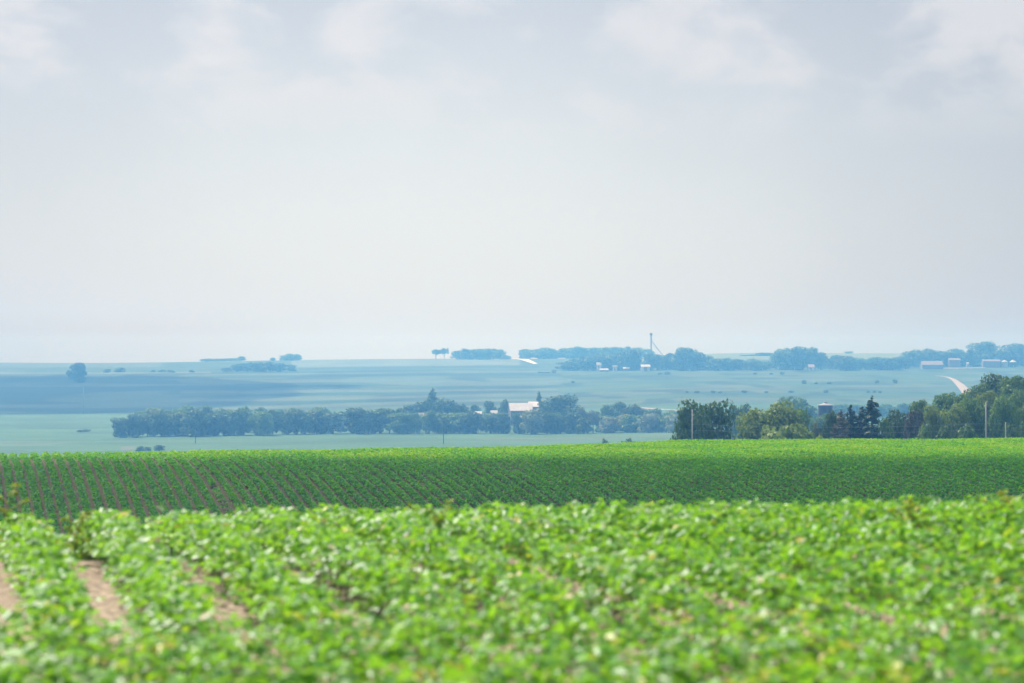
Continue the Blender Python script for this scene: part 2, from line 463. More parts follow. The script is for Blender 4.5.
for i, (x, y) in enumerate(near_pts):
    yel = random.random() < .035
    me = random.choice(ypro) if yel else random.choice(protos)
    o = link(bpy.data.objects.new('soybean_plant', me))
    o.location = (x, y, float(zg(x, y)) - .01); o.rotation_euler = (0, 0, random.random() * 6.28)
    s = random.uniform(.88, 1.14); o.scale = (s, s, s * random.uniform(.92, 1.08))
    if yel: tag(o, 'soybean plant with yellowing leaves in the closed canopy nearest the viewer', 'crop plant', 'yellowing soybean plants in the nearest rows')
    else: tag(o, 'green leafy soybean plant in the closed canopy nearest the viewer', 'crop plant', 'green soybean plants in the nearest rows')

# field rows behind the end rows, running away to the left
WROW = .72
pts = list(rest)
for k in range(-14, 40):
    w = WROW + .7805 * k
    for y in np.arange(14.9, 33.5, .06):
        x = w - TA * y
        if abs(x) < .2117 * y + 2.8:
            pts.append((x + random.gauss(0, .03), y + random.gauss(0, .02)))
pts = np.array(pts)
base = np.concatenate([pts, (zg(pts[:, 0], pts[:, 1]) - .01)[:, None]], 1)
# thin gaps here and there
gap = vnoise(base[:, 0] / 1.1, base[:, 1] / 1.6, 21)
hgt = .455 * (.93 + .14 * vnoise(base[:, 0] / .9, base[:, 1] / .9, 22)) * rng.uniform(.86, 1.12, len(base))
keep = ~((gap > .9) & (rng.random(len(base)) < .7))
base = base[keep]; hgt = hgt[keep]
spr = np.where(base[:, 1] < 14.7, .24, .27)[:, None]
me = plants_mesh('soybean_canopy', base, hgt, spr, 9, 55)
tag(link(bpy.data.objects.new('soybean_canopy', me)), 'leafy green soybean crop filling the near field up to its crest', 'crop', kind='stuff')

# the crop on the facing slope: rows seen end-on at the left, raked at the right
P = []
for k in range(-140, 190):
    w = WROW + .7805 * k
    y = np.arange(132, 226, .15); x = w - TA * y + .05 * np.sin(y / 9 + k * .7)
    x = x + rng.normal(0, .035, len(y)); y = y + rng.normal(0, .05, len(y))
    px = 512 + F * x / y
    m = (np.abs(x) < .2117 * y + 6) & (y < np.interp(px, DROPX, DROPD) + 24)
    P.append(np.stack([x[m], y[m]], 1))
P = np.concatenate(P)
thin = vnoise(P[:, 0] / 6 + 3, P[:, 1] / 8, 31)
pxx = 512 + F * P[:, 0] / P[:, 1]
# one wheel track left bare where the drill skipped
trk = P[:, 0] + TA * P[:, 1]
w_tr = xat(214, 157) + TA * 157
keep = ~((np.abs(trk - w_tr) < .28) & (rng.random(len(P)) < .6)) & ~(rng.random(len(P)) < .04 + .30 * sstep(.72, .95, thin))
P = P[keep]; n = len(P)
gz = zg(P[:, 0], P[:, 1])
per = 15
hh = (.40 + .07 * rng.random(n)) * (.85 + .3 * vnoise(P[:, 0] / 7, P[:, 1] / 7, 33))
lv = rng.random((n, per)); an = rng.random((n, per)) * 6.283; rd = .195 * (.75 + .5 * rng.random((n, 1))) * (1 - .4 * lv) * (.3 + .9 * rng.random((n, per)))
LP = np.stack([P[:, :1] + np.cos(an) * rd, P[:, 1:] + np.sin(an) * rd, gz[:, None] + hh[:, None] * (.45 + .55 * lv)], -1).reshape(-1, 3)
m = len(LP)
V, f = leaflets(LP, .095 + .05 * rng.random(m), (an - 1.57).ravel(), -.1 + .4 * rng.standard_normal(m), .4 * rng.standard_normal(m), wide=1.35)
paler = sstep(165, 176, P[:, 1] + 3 * (vnoise(P[:, 0] / 5, P[:, 1] / 5, 37) - .5))     # hilltop leaves tinted yellower to paint in the sunlit strip
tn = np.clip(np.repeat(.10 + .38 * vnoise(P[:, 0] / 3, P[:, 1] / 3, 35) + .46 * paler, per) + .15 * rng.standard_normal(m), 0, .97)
tn[rng.random(m) > .994] = 1
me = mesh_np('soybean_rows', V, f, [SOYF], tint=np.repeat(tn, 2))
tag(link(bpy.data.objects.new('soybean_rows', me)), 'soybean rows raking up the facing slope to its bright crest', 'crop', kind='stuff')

# taller weeds standing above the near crop
def weed(px, d, h, label, seed, lean=0.1):
    r = np.random.default_rng(seed)
    x, y, z = ground(px, d)
    root = empty('weed', (x, y, z)); tag(root, label, 'weed')
    mb = MB(); tips = []
    mb.tube([(0, 0, 0), (lean * .4, 0, h * .5), (lean, 0, h)], [.006, .005, .003], 6)
    for i in range(12):
        t = .1 + .85 * i / 12; a = i * 2.4
        b0 = np.array((lean * t, 0, h * t)); b1 = b0 + np.array((math.cos(a) * .14, math.sin(a) * .14, .10))
        mb.tube([b0, b1], [.004, .002], 5); tips += [b0 + (b1 - b0) * q for q in (.5, .8, 1)]
    tips += [np.array((lean * q, 0, h * q)) for q in (.6, .7, .8, .9, 1)]
    mb.build('stem', STEM, root)
    Pp = np.repeat(np.array(tips), 4, 0); k = len(Pp)
    V, f = leaflets(Pp, .04 + .035 * r.random(k), r.random(k) * 6.28, .3 * r.standard_normal(k), .3 * r.standard_normal(k))
    link(bpy.data.objects.new('leaves', mesh_np('leaves', V, f, [WEED], tint=np.repeat(r.random(k), 2))), root)
weed(3, 23.5, .74, 'tall yellowish weed above the near crop at the left picture edge', 1)
weed(72, 22.5, .44, 'small yellow-green weed above the crest between two bare soil strips', 2)
weed(434, 22.2, .50, 'yellowish weed poking above the middle of the near crest', 3)
weed(906, 21, .50, 'yellowish-tan weed among the crest leaves below the wooded knoll', 4, .02)
weed(992, 22.5, .48, 'yellowish weed on the near crest beside the right picture edge', 5)

# ------------------------------------------------------------------ trees
def crown_mesh(name, lobes, nq, size, seed, mat, flat=0.0):
    """leaf sprays through the outer volume of many lobes; lobes (cx,cy,cz,rx,ry,rz)"""
    r = np.random.default_rng(seed)
    lobes = np.array(lobes)
    vol = lobes[:, 3] * lobes[:, 4] + lobes[:, 3] * lobes[:, 5]
    li = r.choice(len(lobes), nq, p=vol / vol.sum())
    dv = r.standard_normal((nq, 3)); dv /= np.linalg.norm(dv, axis=1)[:, None]
    rad = (r.random(nq) ** .33)
    rad = .5 + .5 * rad * r.uniform(.7, 1.25, nq)
    Lb = lobes[li]
    C = Lb[:, :3] + dv * rad[:, None] * Lb[:, 3:]
    nrm = dv + .55 * r.standard_normal((nq, 3)) + np.array((0, 0, .35)); nrm /= np.linalg.norm(nrm, axis=1)[:, None]
    ax = np.cross(nrm, r.standard_normal((nq, 3))); ax /= np.linalg.norm(ax, axis=1)[:, None]; ay = np.cross(nrm, ax)
    s = size * r.uniform(.6, 1.35, nq)[:, None]
    asp = r.uniform(.6, 1.0, nq)[:, None]
    V = np.stack([C - ax * s, C - ay * s * asp + nrm * s * .15, C + ax * s, C + ay * s * asp + nrm * s * .15], 1).reshape(-1, 3)
    f = np.arange(nq * 4).reshape(-1, 4)
    lt = r.random(len(lobes))
    t = np.clip(.5 * lt[li] + .5 * r.random(nq), 0, 1)
    return mesh_np(name, V, f, [mat], tint=t)

def trunk_mesh(h, r0, lobes, seed):
    rr = random.Random(seed); mb = MB()
    mb.tube([(0, 0, -.6), (0, 0, .15), (.1, .05, h * .35), (.05, -.1, h * .7)], [r0 * 1.5, r0 * 1.15, r0 * .8, r0 * .3], 9)
    for lb in lobes[:10]:
        z0 = h * rr.uniform(.22, .5); c = np.array(lb[:3])
        mb.tube([(.05, 0, z0), (c[0] * .5, c[1] * .5, z0 + (c[2] - z0) * .45), tuple(c)], [r0 * .42, r0 * .28, r0 * .08], 6)
    return mb.mesh('trunk', BARK)

PROTO = {}
def deciduous(key, h, w, seed, nl=14, nq=2600, size=.40, low=.16, top=1.0):
    rr = random.Random(seed); lobes = []
    for i in range(nl):
        t = low + .12 + (top - low - .24) * (i + rr.random()) / nl        # height fraction
        env = math.sin(min(1, max(0, (t - low) / (1 - low)) * .9 + .08) * math.pi) ** .36
        a = i * 2.4 + rr.random(); q = env * w * .5 * rr.uniform(.38, .86)
        s = w * rr.uniform(.11, .25)
        lobes.append((math.cos(a) * q, math.sin(a) * q, t * h, s, s, min(s * rr.uniform(.7, .95), h * .16)))
    lobes.append((0, 0, h * (low + top) / 2, w * .26, w * .26, h * (top - low) * .40))
    lobes.append((rr.uniform(-.1, .1) * w, 0, h * (top - .13), w * .2, w * .2, h * .13))
    PROTO[key] = (crown_mesh('crown', lobes, nq, size, seed, TREE_G), trunk_mesh(h, .035 * h * .8, lobes, seed), h, w)

def conifer(key, h, w, seed, nq=4600, ragged=0.0, mat=TREE_N):
    rr = random.Random(seed); lobes = []
    n = 34
    for i in range(n):
        t = .06 + .9 * i / n
        a = i * 2.4 + rr.random()
        rad = w * .5 * (1 - t) ** .68 * rr.uniform(1 - ragged, 1.0)
        if ragged and rr.random() < ragged * .45 and t > .4: continue
        L = max(.28, rad * .66)
        lobes.append((math.cos(a) * rad * .55, math.sin(a) * rad * .55, t * h, L, L, max(.22, .035 * h)))
    lobes.append((0, 0, h * .97, .14, .14, .35))
    me = crown_mesh('crown', lobes, nq, .27, seed, mat)
    mb = MB(); mb.tube([(0, 0, -.6), (0, 0, h * .5), (0, 0, h * .98)], [.24, .15, .03], 8)
    PROTO[key] = (me, mb.mesh('trunk', BARK), h, w)

deciduous('round1', 12, 11, 3, nl=17, low=-.02); deciduous('round2', 12, 12, 7, nl=20, low=-.02); deciduous('round3', 12, 10, 13, nl=15, low=-.02)
deciduous('round4', 12, 12, 17, nl=18, low=-.05); deciduous('open1', 12, 10, 23, nl=11, low=.26, nq=1900); deciduous('open2', 12, 10, 27, nl=9, low=.42, nq=1500); deciduous('tall1', 14, 7.5, 29, nl=16, low=-.02)
deciduous('big1', 14, 14, 37, nl=30, nq=5600, size=.34, low=-.04); deciduous('big2', 14, 13, 41, nl=26, nq=5600, size=.34, low=-.04); deciduous('big3', 14, 13, 43, nl=24, nq=5600, size=.34, low=-.04)
deciduous('shrub1', 4, 5, 51, nl=9, nq=900, size=.24, low=-.05); deciduous('shrub2', 4, 4.4, 53, nl=8, nq=900, size=.24, low=-.05)
conifer('spruce1', 14, 6.5, 61); conifer('spruce2', 14, 6, 63, ragged=.5, nq=3800); conifer('spruce3', 14, 7.5, 67, nq=5000)
used = set()
TREES = []
MATS = {'g': TREE_G, 'd': TREE_D, 'y': TREE_Y, 'p': TREE_P, 'n': TREE_N, 'b': TREE_B}
NAMES = {'r': 'broadleaf_tree', 's': 'spruce_tree', 'h': 'shrub'}

def tree(px, d, top, wpx, proto, mat='g', label=None, group=None, cat='tree', name=None, sink=0.0, widen=1.0):
    me, tk, h, w = PROTO[proto]
    x, y, z = ground(px, d)
    ztop = ZC + (HY - top) / F * d
    H = max(1.2, ztop - z); W = wpx / F * d * widen * (2.3 if proto.startswith('spruce') else 1.18)
    if name is None: name = 'spruce_tree' if proto.startswith('spruce') else 'shrub' if proto.startswith('shrub') else 'broadleaf_tree'
    o = empty(name, (x, y, z - sink), random.random() * 6.28, (W / w, W / w, H / h))
    tag(o, label, cat, group)
    for me_, nm in ((tk, 'trunk'), (me, 'crown')):
        c = bpy.data.objects.new(nm, me_); link(c, o)
        if nm == 'crown' and MATS[mat] is not me_.materials[0]:
            c.material_slots[0].link = 'OBJECT'; c.material_slots[0].material = MATS[mat]
    return o

ORD = 'first second third fourth fifth sixth seventh eighth ninth tenth eleventh twelfth thirteenth fourteenth fifteenth sixteenth seventeenth eighteenth nineteenth twentieth'.split()
def segment(items, look, place, group, d, dj=25, mats='ggd', protos=('round1', 'round2', 'round3', 'round4'), cat='tree', name=None):
    """items: (px, top, width); labels count from the nearer end of the segment"""
    items = sorted(items); n = len(items)
    rr = random.Random(int(items[0][0] * 7 + n))
    for i, it in enumerate(items):
        px, top, w = it[:3]
        if i == 0: pos = 'leftmost of'
        elif i == n - 1: pos = 'rightmost of'
        elif i <= (n - 1) / 2: pos = f'{ORD[i]} from the left of'
        else: pos = f'{ORD[n - 1 - i]} from the right of'
        m = it[4] if len(it) > 4 else rr.choice(mats)
        p = it[3] if len(it) > 3 and it[3] else rr.choice(protos)
        dd = (d(px) if callable(d) else d) + rr.uniform(-dj, dj)
        tree(px, dd, top, w, p, m, f'{look}, {pos} {place}', group, cat, name, widen=1.15 if cat == 'tree' and n > 5 else 1.0)

def spread(x0, x1, n, tops, w, jit=.42, seed=1, tj=2.0):
    rr = random.Random(seed); out = []
    for i in range(n):
        f = (i + .5) / n; px = x0 + (x1 - x0) * f + rr.uniform(-jit, jit) * (x1 - x0) / n
        tp = float(np.interp(px, [t[0] for t in tops], [t[1] for t in tops])) + rr.uniform(-tj, tj)
        out.append((round(px, 1), tp, w * rr.uniform(.7, 1.4)))
    return out

# --- valley belt, left half
base_d = lambda px: D(px, float(np.interp(px, [110, 250, 340, 520, 690], [437.5, 435.5, 433.5, 433.5, 432.5])), 900)
segment(spread(118, 226, 12, [(116, 419), (128, 414), (160, 412), (232, 412)], 15, seed=3), 'hazy blue-green tree', 'the valley belt\'s front row, left end', 'front row trees at the left end of the valley belt', base_d, 10, mats='dgd')
segment(spread(232, 338, 11, [(232, 412), (300, 410), (338, 414)], 15, seed=4), 'hazy blue-green tree', 'the front row before the belt\'s gap', 'front row trees before the gap in the valley belt', base_d, 10, mats='dgd')
segment(spread(132, 330, 15, [(130, 411), (180, 406.5), (250, 408), (330, 408)], 17, seed=5), 'paler tree top', 'the second row, valley belt\'s left half', 'second row trees behind the left valley belt', lambda px: base_d(px) + 60, 12, mats='gyg')
segment(spread(345, 402, 6, [(340, 412), (365, 408), (402, 409)], 14, seed=6), 'slender hazy tree', 'the six by the belt\'s gap', 'trees by the thin gap in the valley belt', base_d, 10, mats='gdg', protos=('tall1', 'round3', 'open1'))
segment(spread(396, 512, 12, [(396, 414), (420, 412), (470, 413), (512, 414)], 15, seed=7), 'hazy rounded tree', 'the front row below the farmyard', 'front row trees below the farmyard', base_d, 10, mats='gdgg')
segment([(408, 405, 16), (420, 401.5, 14), (427, 400, 12), (441, 399, 24, 'round2'), (453, 404, 14), (463, 404, 10), (476, 405, 10)], 'dark hazy farmyard tree', 'the row round the pointed spruce', 'upper row trees round the pointed farmyard spruce', lambda px: base_d(px) + 90, 15, mats='dd')
tree(432.5, D(432, 433) + 105, 387.5, 11, 'spruce3', 'd', 'pointed dark spruce rising above the farmyard trees left of the pale roof')
segment([(491, 401, 12), (504, 400, 10)], 'dark hazy tree', 'the two just left of the pale farm roof', 'the pair of trees left of the pale farm roof', lambda px: base_d(px) + 80, 6, mats='d')
tree(539, D(539, 433) + 95, 390.5, 6, 'spruce1', 'd', 'small pointed spruce at the right end of the pale farm roof')
tree(532, D(532, 433) - 26, 409, 22, 'round4', 'p', 'pale light-green tree in the belt just below the pale farm roof')
tree(558, D(558, 433) + 20, 395, 36, 'big2', 'd', 'largest rounded blue-green tree of the belt, right of the farm roof')
segment(spread(516, 590, 7, [(516, 410.5), (528, 412), (550, 413), (590, 416)], 14, seed=8), 'low hazy tree', 'the front row under the big belt tree', 'front row trees under the big belt tree', lambda px: base_d(px) - 12, 8, mats='dgd')
segment([(582, 407, 12, 'open1', 'p'), (593, 410, 13, 'open1', 'p'), (576, 421, 10, 'round4', 'p')], 'thin pale tree', 'the three right of the big belt tree', 'pale trees right of the big belt tree', base_d, 6)
segment(spread(602, 682, 8, [(600, 405), (620, 404), (640, 409), (682, 411)], 16, seed=9), 'hazy tree', 'the belt\'s rear right row', 'rear trees at the right end of the valley belt', lambda px: base_d(px) + 30, 10, mats='ddg')
segment(spread(598, 680, 8, [(598, 416), (640, 415), (680, 416)], 14, seed=10), 'low pale-topped tree', 'the front row at the belt\'s right end', 'front row trees at the right end of the valley belt', base_d, 8, mats='gpg')
# --- left hillside
tree(78.5, D(78, 382.5), 362.5, 17.5, 'round3', 'd', 'lone large round tree on the shaded left hillside')
segment([(107, 369, 8), (120, 367.5, 11), (153, 370, 6), (162, 369.5, 8), (171, 370, 9), (192, 370, 6)], 'hazy bush', 'the six along the hillside', 'bushes along the left hillside field edge', lambda px: D(px, 372.4), 5, mats='g', protos=('shrub1', 'shrub2'), cat='shrub')
segment([(226, 367.5, 8), (236, 364, 10), (248, 362.5, 12), (259, 362, 12), (270, 361.5, 12), (281, 363, 11), (291, 364.5, 9)], 'blurred blue tree', 'the clump below the skyline grove', 'clump of trees on the left slope', lambda px: D(px, 371.5), 12, mats='dd')
segment(spread(203, 234, 6, [(200, 358.8), (234, 358.2)], 7, seed=12, tj=.3) + [(241.5, 356, 7)], 'tiny tree', 'the low row on the left skyline', 'low row of trees on the left skyline', 3000, 10, mats='g', protos=('round2', 'round4'))
segment([(272.5, 357.6, 5), (284.5, 355, 9), (291, 353.6, 10), (297, 353.8, 9)], 'blue-grey tree', 'the square grove on the left skyline', 'square grove on the left skyline', 2930, 8, mats='g')
# --- skyline groves
tree(435.8, 2920, 349.0, 8.2, 'open2', 'd', 'left one of the twin skyline trees with bright sky under their crowns')
tree(444.2, 2920, 347.8, 8.2, 'open2', 'd', 'right one of the twin skyline trees with bright sky under their crowns')
segment(spread(455, 502, 8, [(453, 351), (462, 349), (498, 349), (503, 351)], 9.5, seed=14, tj=.9, jit=.25) + [(507, 355.6, 6)], 'blue-grey tree', 'the flat-topped skyline grove', 'flat-topped grove on the middle skyline', 2900, 12, mats='dg')
segment(spread(519, 602, 12, [(516, 354), (530, 348.5), (545, 348), (560, 350), (575, 347.5), (602, 347.5)], 11, seed=15, tj=1.6), 'pale blue tree', 'the grove beyond the bright gravel', 'long hazy grove beyond the bright gravel', 2960, 12, mats='gg')
segment(spread(604, 646, 6, [(604, 347), (630, 346.5), (646, 350)], 11, seed=16, tj=1.6), 'pale blue tree', 'the hazy row behind the dark wood', 'hazy row behind the dark wood', 2900, 12, mats='gg')
wd = lambda px: D(px, 370.8)
segment(spread(565, 640, 11, [(563, 364), (572, 358), (590, 355.5), (620, 354), (633, 347.5), (640, 349.5)], 13, seed=17, tj=1.7), 'dark blue-green tree', 'the wood left of the elevator', 'dark wood left of the grain elevator', lambda px: wd(px) + 15, 12, mats='dd')
segment(spread(648, 707, 8, [(648, 352), (664, 355.5), (674, 352), (682, 346), (690, 348.5), (697, 351.5), (707, 356)], 13, seed=18, tj=1.6), 'dark blue-green tree', 'the wood right of the elevator', 'domed wood right of the grain elevator', lambda px: wd(px) + 15, 12, mats='dd')
segment(spread(708, 768, 8, [(706, 357.5), (730, 359.5), (768, 360)], 13, seed=19, tj=1.8), 'low hazy tree', 'the low wood above the pasture', 'low wood above the pasture', lambda px: wd(px) + 15, 12, mats='dg')
segment([(744, 356, 10), (752, 354.5, 10), (760, 352.5, 10), (768, 352.5, 10)], 'pale hazy tree', 'the four behind the low wood', 'skyline trees behind the low wood', 2800, 12, mats='g')
segment(spread(774, 822, 7, [(770, 353), (780, 349), (790, 347.5), (806, 347), (817, 348.5), (823, 354)], 12, seed=20, tj=1.0), 'tall hazy tree', 'the domed grove by the white house', 'high domed grove around the small white house', lambda px: wd(px) + 25, 10, mats='gd')
segment(spread(826, 902, 10, [(824, 357), (845, 356), (870, 356.5), (902, 356)], 13, seed=22, tj=1.8), 'low hazy tree', 'the low row left of the farmstead', 'low row between the domed grove and the farmstead', lambda px: wd(px) + 15, 10, mats='gd')
tree(848.5, 2950, 351.2, 8, 'round2', 'g', 'single pale tree on the bright skyline field above the low row')
segment(spread(908, 966, 8, [(905, 354), (921, 347.5), (932, 352), (945, 351.5), (957, 349), (966, 351)], 15, seed=23, tj=1.5), 'hazy rounded tree', 'the farmstead row left of the dome', 'farmstead trees left of the tall dome', lambda px: D(px, 368) + 45, 10, mats='dg')
tree(985, D(985, 368) + 60, 341.5, 30, 'big3', 'd', 'tallest domed tree on the right skyline behind the long pale house')
tree(1016, D(1016, 368) + 60, 343.5, 27, 'big2', 'd', 'domed tree at the right picture edge behind the round bins')
segment([(971, 349, 13), (1001, 350, 13), (1031, 347, 15)], 'hazy tree', 'the three beside the skyline domes', 'trees beside the skyline domes', lambda px: D(px, 368) + 40, 6, mats='d')
# --- bushes on the pasture
segment([(573, 381, 4), (540, 371.6, 7), (547, 371.8, 7), (554, 370, 5)], 'low dark bush', 'the four below the dark wood', 'bushes below the dark wood', lambda px: D(px, 373 if px < 560 else 383), 3, mats='d', protos=('shrub1', 'shrub2'), cat='shrub')
segment([(660, 372.6, 5), (667, 371.6, 7), (755, 372.6, 4), (771, 372.8, 5), (782, 371.8, 5)], 'low dark bush', 'the five along the pasture top', 'bushes along the top of the pasture', lambda px: D(px, 374.6), 3, mats='d', protos=('shrub1', 'shrub2'), cat='shrub')
segment([(687, 391, 3.5), (697, 390.6, 6), (713, 390.6, 5), (720, 391, 4), (744, 390.4, 6), (766, 391, 5), (791, 390.6, 6), (826, 390, 6), (868, 391, 4), (874, 390.6, 4), (880, 391, 4)], 'small dark bush', 'the lower pasture line', 'lower line of pasture bushes', lambda px: D(px, 393), 3, mats='d', protos=('shrub1', 'shrub2'), cat='shrub')
segment([(804, 380, 5), (816, 383.4, 4), (829, 382, 5), (877, 380.4, 5), (895, 379.6, 5)], 'small dark bush', 'the upper pasture line', 'upper line of pasture bushes', lambda px: D(px, 384 if px < 850 else 383), 3, mats='d', protos=('shrub1', 'shrub2'), cat='shrub')
# --- valley floor, left foreground
segment([(140, 446.2, 9), (148, 447, 7), (159, 444.8, 11)], 'dark green bush', 'the three behind the green crest', 'bushes behind the green crest', lambda px: 950, 4, mats='d', protos=('shrub1', 'shrub2'), cat='shrub')
segment([(80, 430.2, 7), (86, 429.2, 9)], 'low grey-blue bush', 'the pair in the pale valley field', 'bush pair in the pale valley field', lambda px: D(px, 432), 3, mats='d', protos=('shrub1',), cat='shrub')
segment([(605, 439.6, 12), (628, 439, 14)], 'low green bush top', 'the two peeping over the bright crest', 'bush tops over the bright crest', lambda px: 640, 4, mats='d', protos=('shrub1', 'shrub2'), cat='shrub')
# --- near trees at the right
tree(692, 361, 401, 40, 'big1', 'd', 'left half of the dark twin tree behind the pale pole')
tree(712, 365, 401, 40, 'big2', 'd', 'right half of the dark twin tree behind the pale pole')
tree(741, 640, 404.5, 22, 'round2', 'd', 'hazy dark tree filling the gap right of the dark twin tree')
tree(756, 356, 409, 42, 'big3', 'y', 'yellow-green rounded tree in the gap right of the dark twin tree')
tree(777, 359, 402.5, 54, 'big1', 'y', 'bright-topped tree, tallest of the yellow-green pair')
tree(793, 362, 409, 32, 'big2', 'g', 'dark-sided tree right against the bright yellow-green pair')
segment([(771, 427, 34), (788, 424.5, 38), (809, 431, 26)], 'pale green rounded bush', 'the three below the yellow-green trees', 'pale bushes below the yellow-green trees', 344, 3, mats='y', protos=('shrub1', 'shrub2'), cat='shrub')
segment([(786, 398, 20), (799, 397, 22), (811, 405, 18), (806, 412, 20)], 'blue hazy tree', 'the tall clump left of the blue bin', 'tall hazy clump left of the blue bin', 900, 12, mats='g')
segment(spread(838, 935, 9, [(836, 405), (880, 404), (935, 404)], 18, seed=31, tj=1), 'distant blue-grey tree', 'the faint row behind the ragged spruce', 'faint row behind the ragged spruce', 1350, 25, mats='g')
segment([(818, 428, 14, 'shrub1', 'b'), (815, 422, 10, 'open1', 'p')], 'thin brownish bush', 'the pair left of the dark conifers', 'brownish bushes left of the dark conifers', 360, 3)
segment([(819, 416, 17), (831, 413, 18)], 'grey-green tree', 'the pair hiding the foot of the blue bin', 'tree pair hiding the foot of the blue bin', 640, 6, mats='g')
tree(831, 356, 410, 19, 'round4', 'd', 'dark dense tree at the left end of the conifers')
tree(841, 351, 409, 17, 'spruce3', 'b', 'browned spruce at the left of the conifer group')
tree(851, 356, 404.5, 15, 'spruce1', 'n', 'dark spruce between the browned one and the ragged tall one')
tree(862, 358, 405, 17, 'spruce3', 'n', 'dense dark spruce touching the ragged tall one')
tree(872, 353, 395.2, 19, 'spruce2', 'n', 'ragged tall spruce with a narrow top, highest of the conifers')
tree(896, 361, 410.5, 27, 'big1', 'd', 'dark rounded tree right of the ragged tall spruce')
tree(885, 353, 417, 18, 'round4', 'g', 'low green tree at the foot of the ragged tall spruce')
tree(915, 356, 410, 22, 'big3', 'b', 'brownish thin tree at the left foot of the wooded knoll')
kn = [(920, 400, 22, 'big3', 'g', 790), (933, 406, 26, 'big1', 'y', 745), (944, 393, 26, 'big2', 'g', 815), (955, 404, 30, 'big1', 'y', 750), (962, 394, 22, 'big3', 'g', 810),
      (973, 398, 26, 'big2', 'g', 755), (979, 384, 28, 'big1', 'g', 850), (988, 391, 28, 'big3', 'y', 780), (1000, 374, 34, 'big2', 'd', 870), (1003, 396, 30, 'big1', 'g', 748),
      (1014, 376, 32, 'big3', 'g', 850), (1018, 390, 28, 'big1', 'g', 775), (1028, 375, 26, 'big2', 'd', 860), (1034, 395, 28, 'big3', 'g', 755)]
KL = ['highest olive tree at the left edge of the wooded knoll', 'lighter green tree low at the left of the wooded knoll', 'round tree capping the left slope of the knoll',
      'light green tree low on the knoll, left of the tall pale pole', 'green tree behind the low front, halfway up the knoll', 'large green tree just left of the tall pale pole',
      'tree on the slope left of the knoll\'s summit', 'light green tree right behind the tall pale pole', 'dark summit tree, the highest on the wooded knoll',
      'low green tree just right of the tall pale pole', 'green tree beside the summit tree of the knoll', 'green tree below the summit at the right picture edge',
      'dark tree cut by the picture edge at the knoll\'s summit', 'green tree cut by the picture edge at the knoll\'s foot']
for (px, top, w, p, m, d), lb in zip(kn, KL): tree(px, d * .484, top, w, p, m, lb, 'trees of the wooded knoll')
segment([(925, 424, 20), (944, 426, 20), (968, 425, 20), (1010, 424, 22)], 'low bushy tree', 'the understorey at the foot of the knoll', 'understorey at the foot of the knoll', 348, 3, mats='gdy', protos=('shrub1', 'shrub2'))

# ------------------------------------------------------------------ buildings
def building(px, d, w, l, h, rh, wall, roof, label, cat='house', rz=0.0, name='farm_house', windows=3, door=True, chimney=False, big_door=False, lift=0):
    x, y, z = ground(px, d)
    o = empty(name, (x, y, z + lift), rz); tag(o, label, cat)
    a, b_ = w / 2, l / 2
    v = [(-a, -b_, -2), (a, -b_, -2), (a, b_, -2), (-a, b_, -2), (-a, -b_, h), (a, -b_, h), (a, b_, h), (-a, b_, h), (-a, 0, h + rh), (a, 0, h + rh)]
    MB().add(v, [(0, 1, 5, 4), (2, 3, 7, 6), (1, 2, 6, 9, 5), (3, 0, 4, 8, 7), (0, 3, 2, 1)]).build('wall', wall, o)
    ov, t = .45, .18
    sl = rh / b_
    m = MB()
    for s in (-1, 1):
        e = (b_ + ov) * s; ze = h - ov * sl + .03
        p = [(-a - ov, e, ze), (a + ov, e, ze), (a + ov, 0, h + rh + .03), (-a - ov, 0, h + rh + .03)]
        q = [(i, j, k + t) for i, j, k in p]
        f = [(0, 1, 2, 3), (4, 7, 6, 5), (0, 4, 5, 1), (1, 5, 6, 2), (3, 2, 6, 7), (0, 3, 7, 4)]
        m.add(p + q, f)
    rf = m.build('roof', roof, o)
    if chimney: MB().box(-.4 + a * .4, .4 + a * .4, -.4, .4, h + rh * .6, h + rh + 1.1).build('chimney', WALLG, rf)
    for i in range(windows):
        xx = -a + w * (i + 1) / (windows + 1)
        if door and i == windows // 2: continue
        fr = MB().box(xx - .6, xx + .6, -b_ - .06, -b_ + .02, h * .38, h * .38 + 1.4).build('window', WALLW, o)
        MB().box(xx - .48, xx + .48, -b_ - .075, -b_ - .03, h * .38 + .12, h * .38 + 1.28).build('pane', GLASS, fr)
    if big_door: MB().box(-w * .18, w * .18, -b_ - .09, -b_ + .02, 0, h * .82).build('door', DOORM, o)
    elif door:
        dr = MB().box(-.55, .55, -b_ - .07, -b_ + .02, 0, 2.1).build('door', DOORM, o)
        MB().box(.35, .43, -b_ - .12, -b_ - .06, .98, 1.08).build('handle', GALV, dr)
    return o

fd = D(525, 433) + 62
building(520, fd, 11, 11, 5.6, 3.6, WALLG, ROOFB, 'long farmhouse with pale pinkish roof above the valley belt', rz=R(8), windows=5, chimney=False, lift=4.2)
building(533.5, fd + 4, 4.6, 9, 7.2, 2.4, WALLG, ROOFB, 'short taller wing with pale roof at the farmhouse\'s right end', 'house', name='farm_house', windows=1, door=False, lift=4.4)
building(478, D(478, 433) + 75, 3.4, 4, 6.6, 1.2, WALLG, ROOFW, 'small white shed between farmyard trees, left of the pale roof', 'shed', name='farm_shed', windows=2, lift=1)
building(494, D(494, 433) + 62, 2.8, 3, 7.4, 1.2, WALLW, ROOFW, 'small white shed just left of the long farmhouse', 'shed', name='farm_shed', windows=1, door=False, lift=1)
building(424, D(424, 433) + 60, 5, 5, 6.9, 1.5, WALLT, ROOFD, 'tan shed half hidden under the pointed spruce', 'shed', name='farm_shed', windows=2, lift=0)
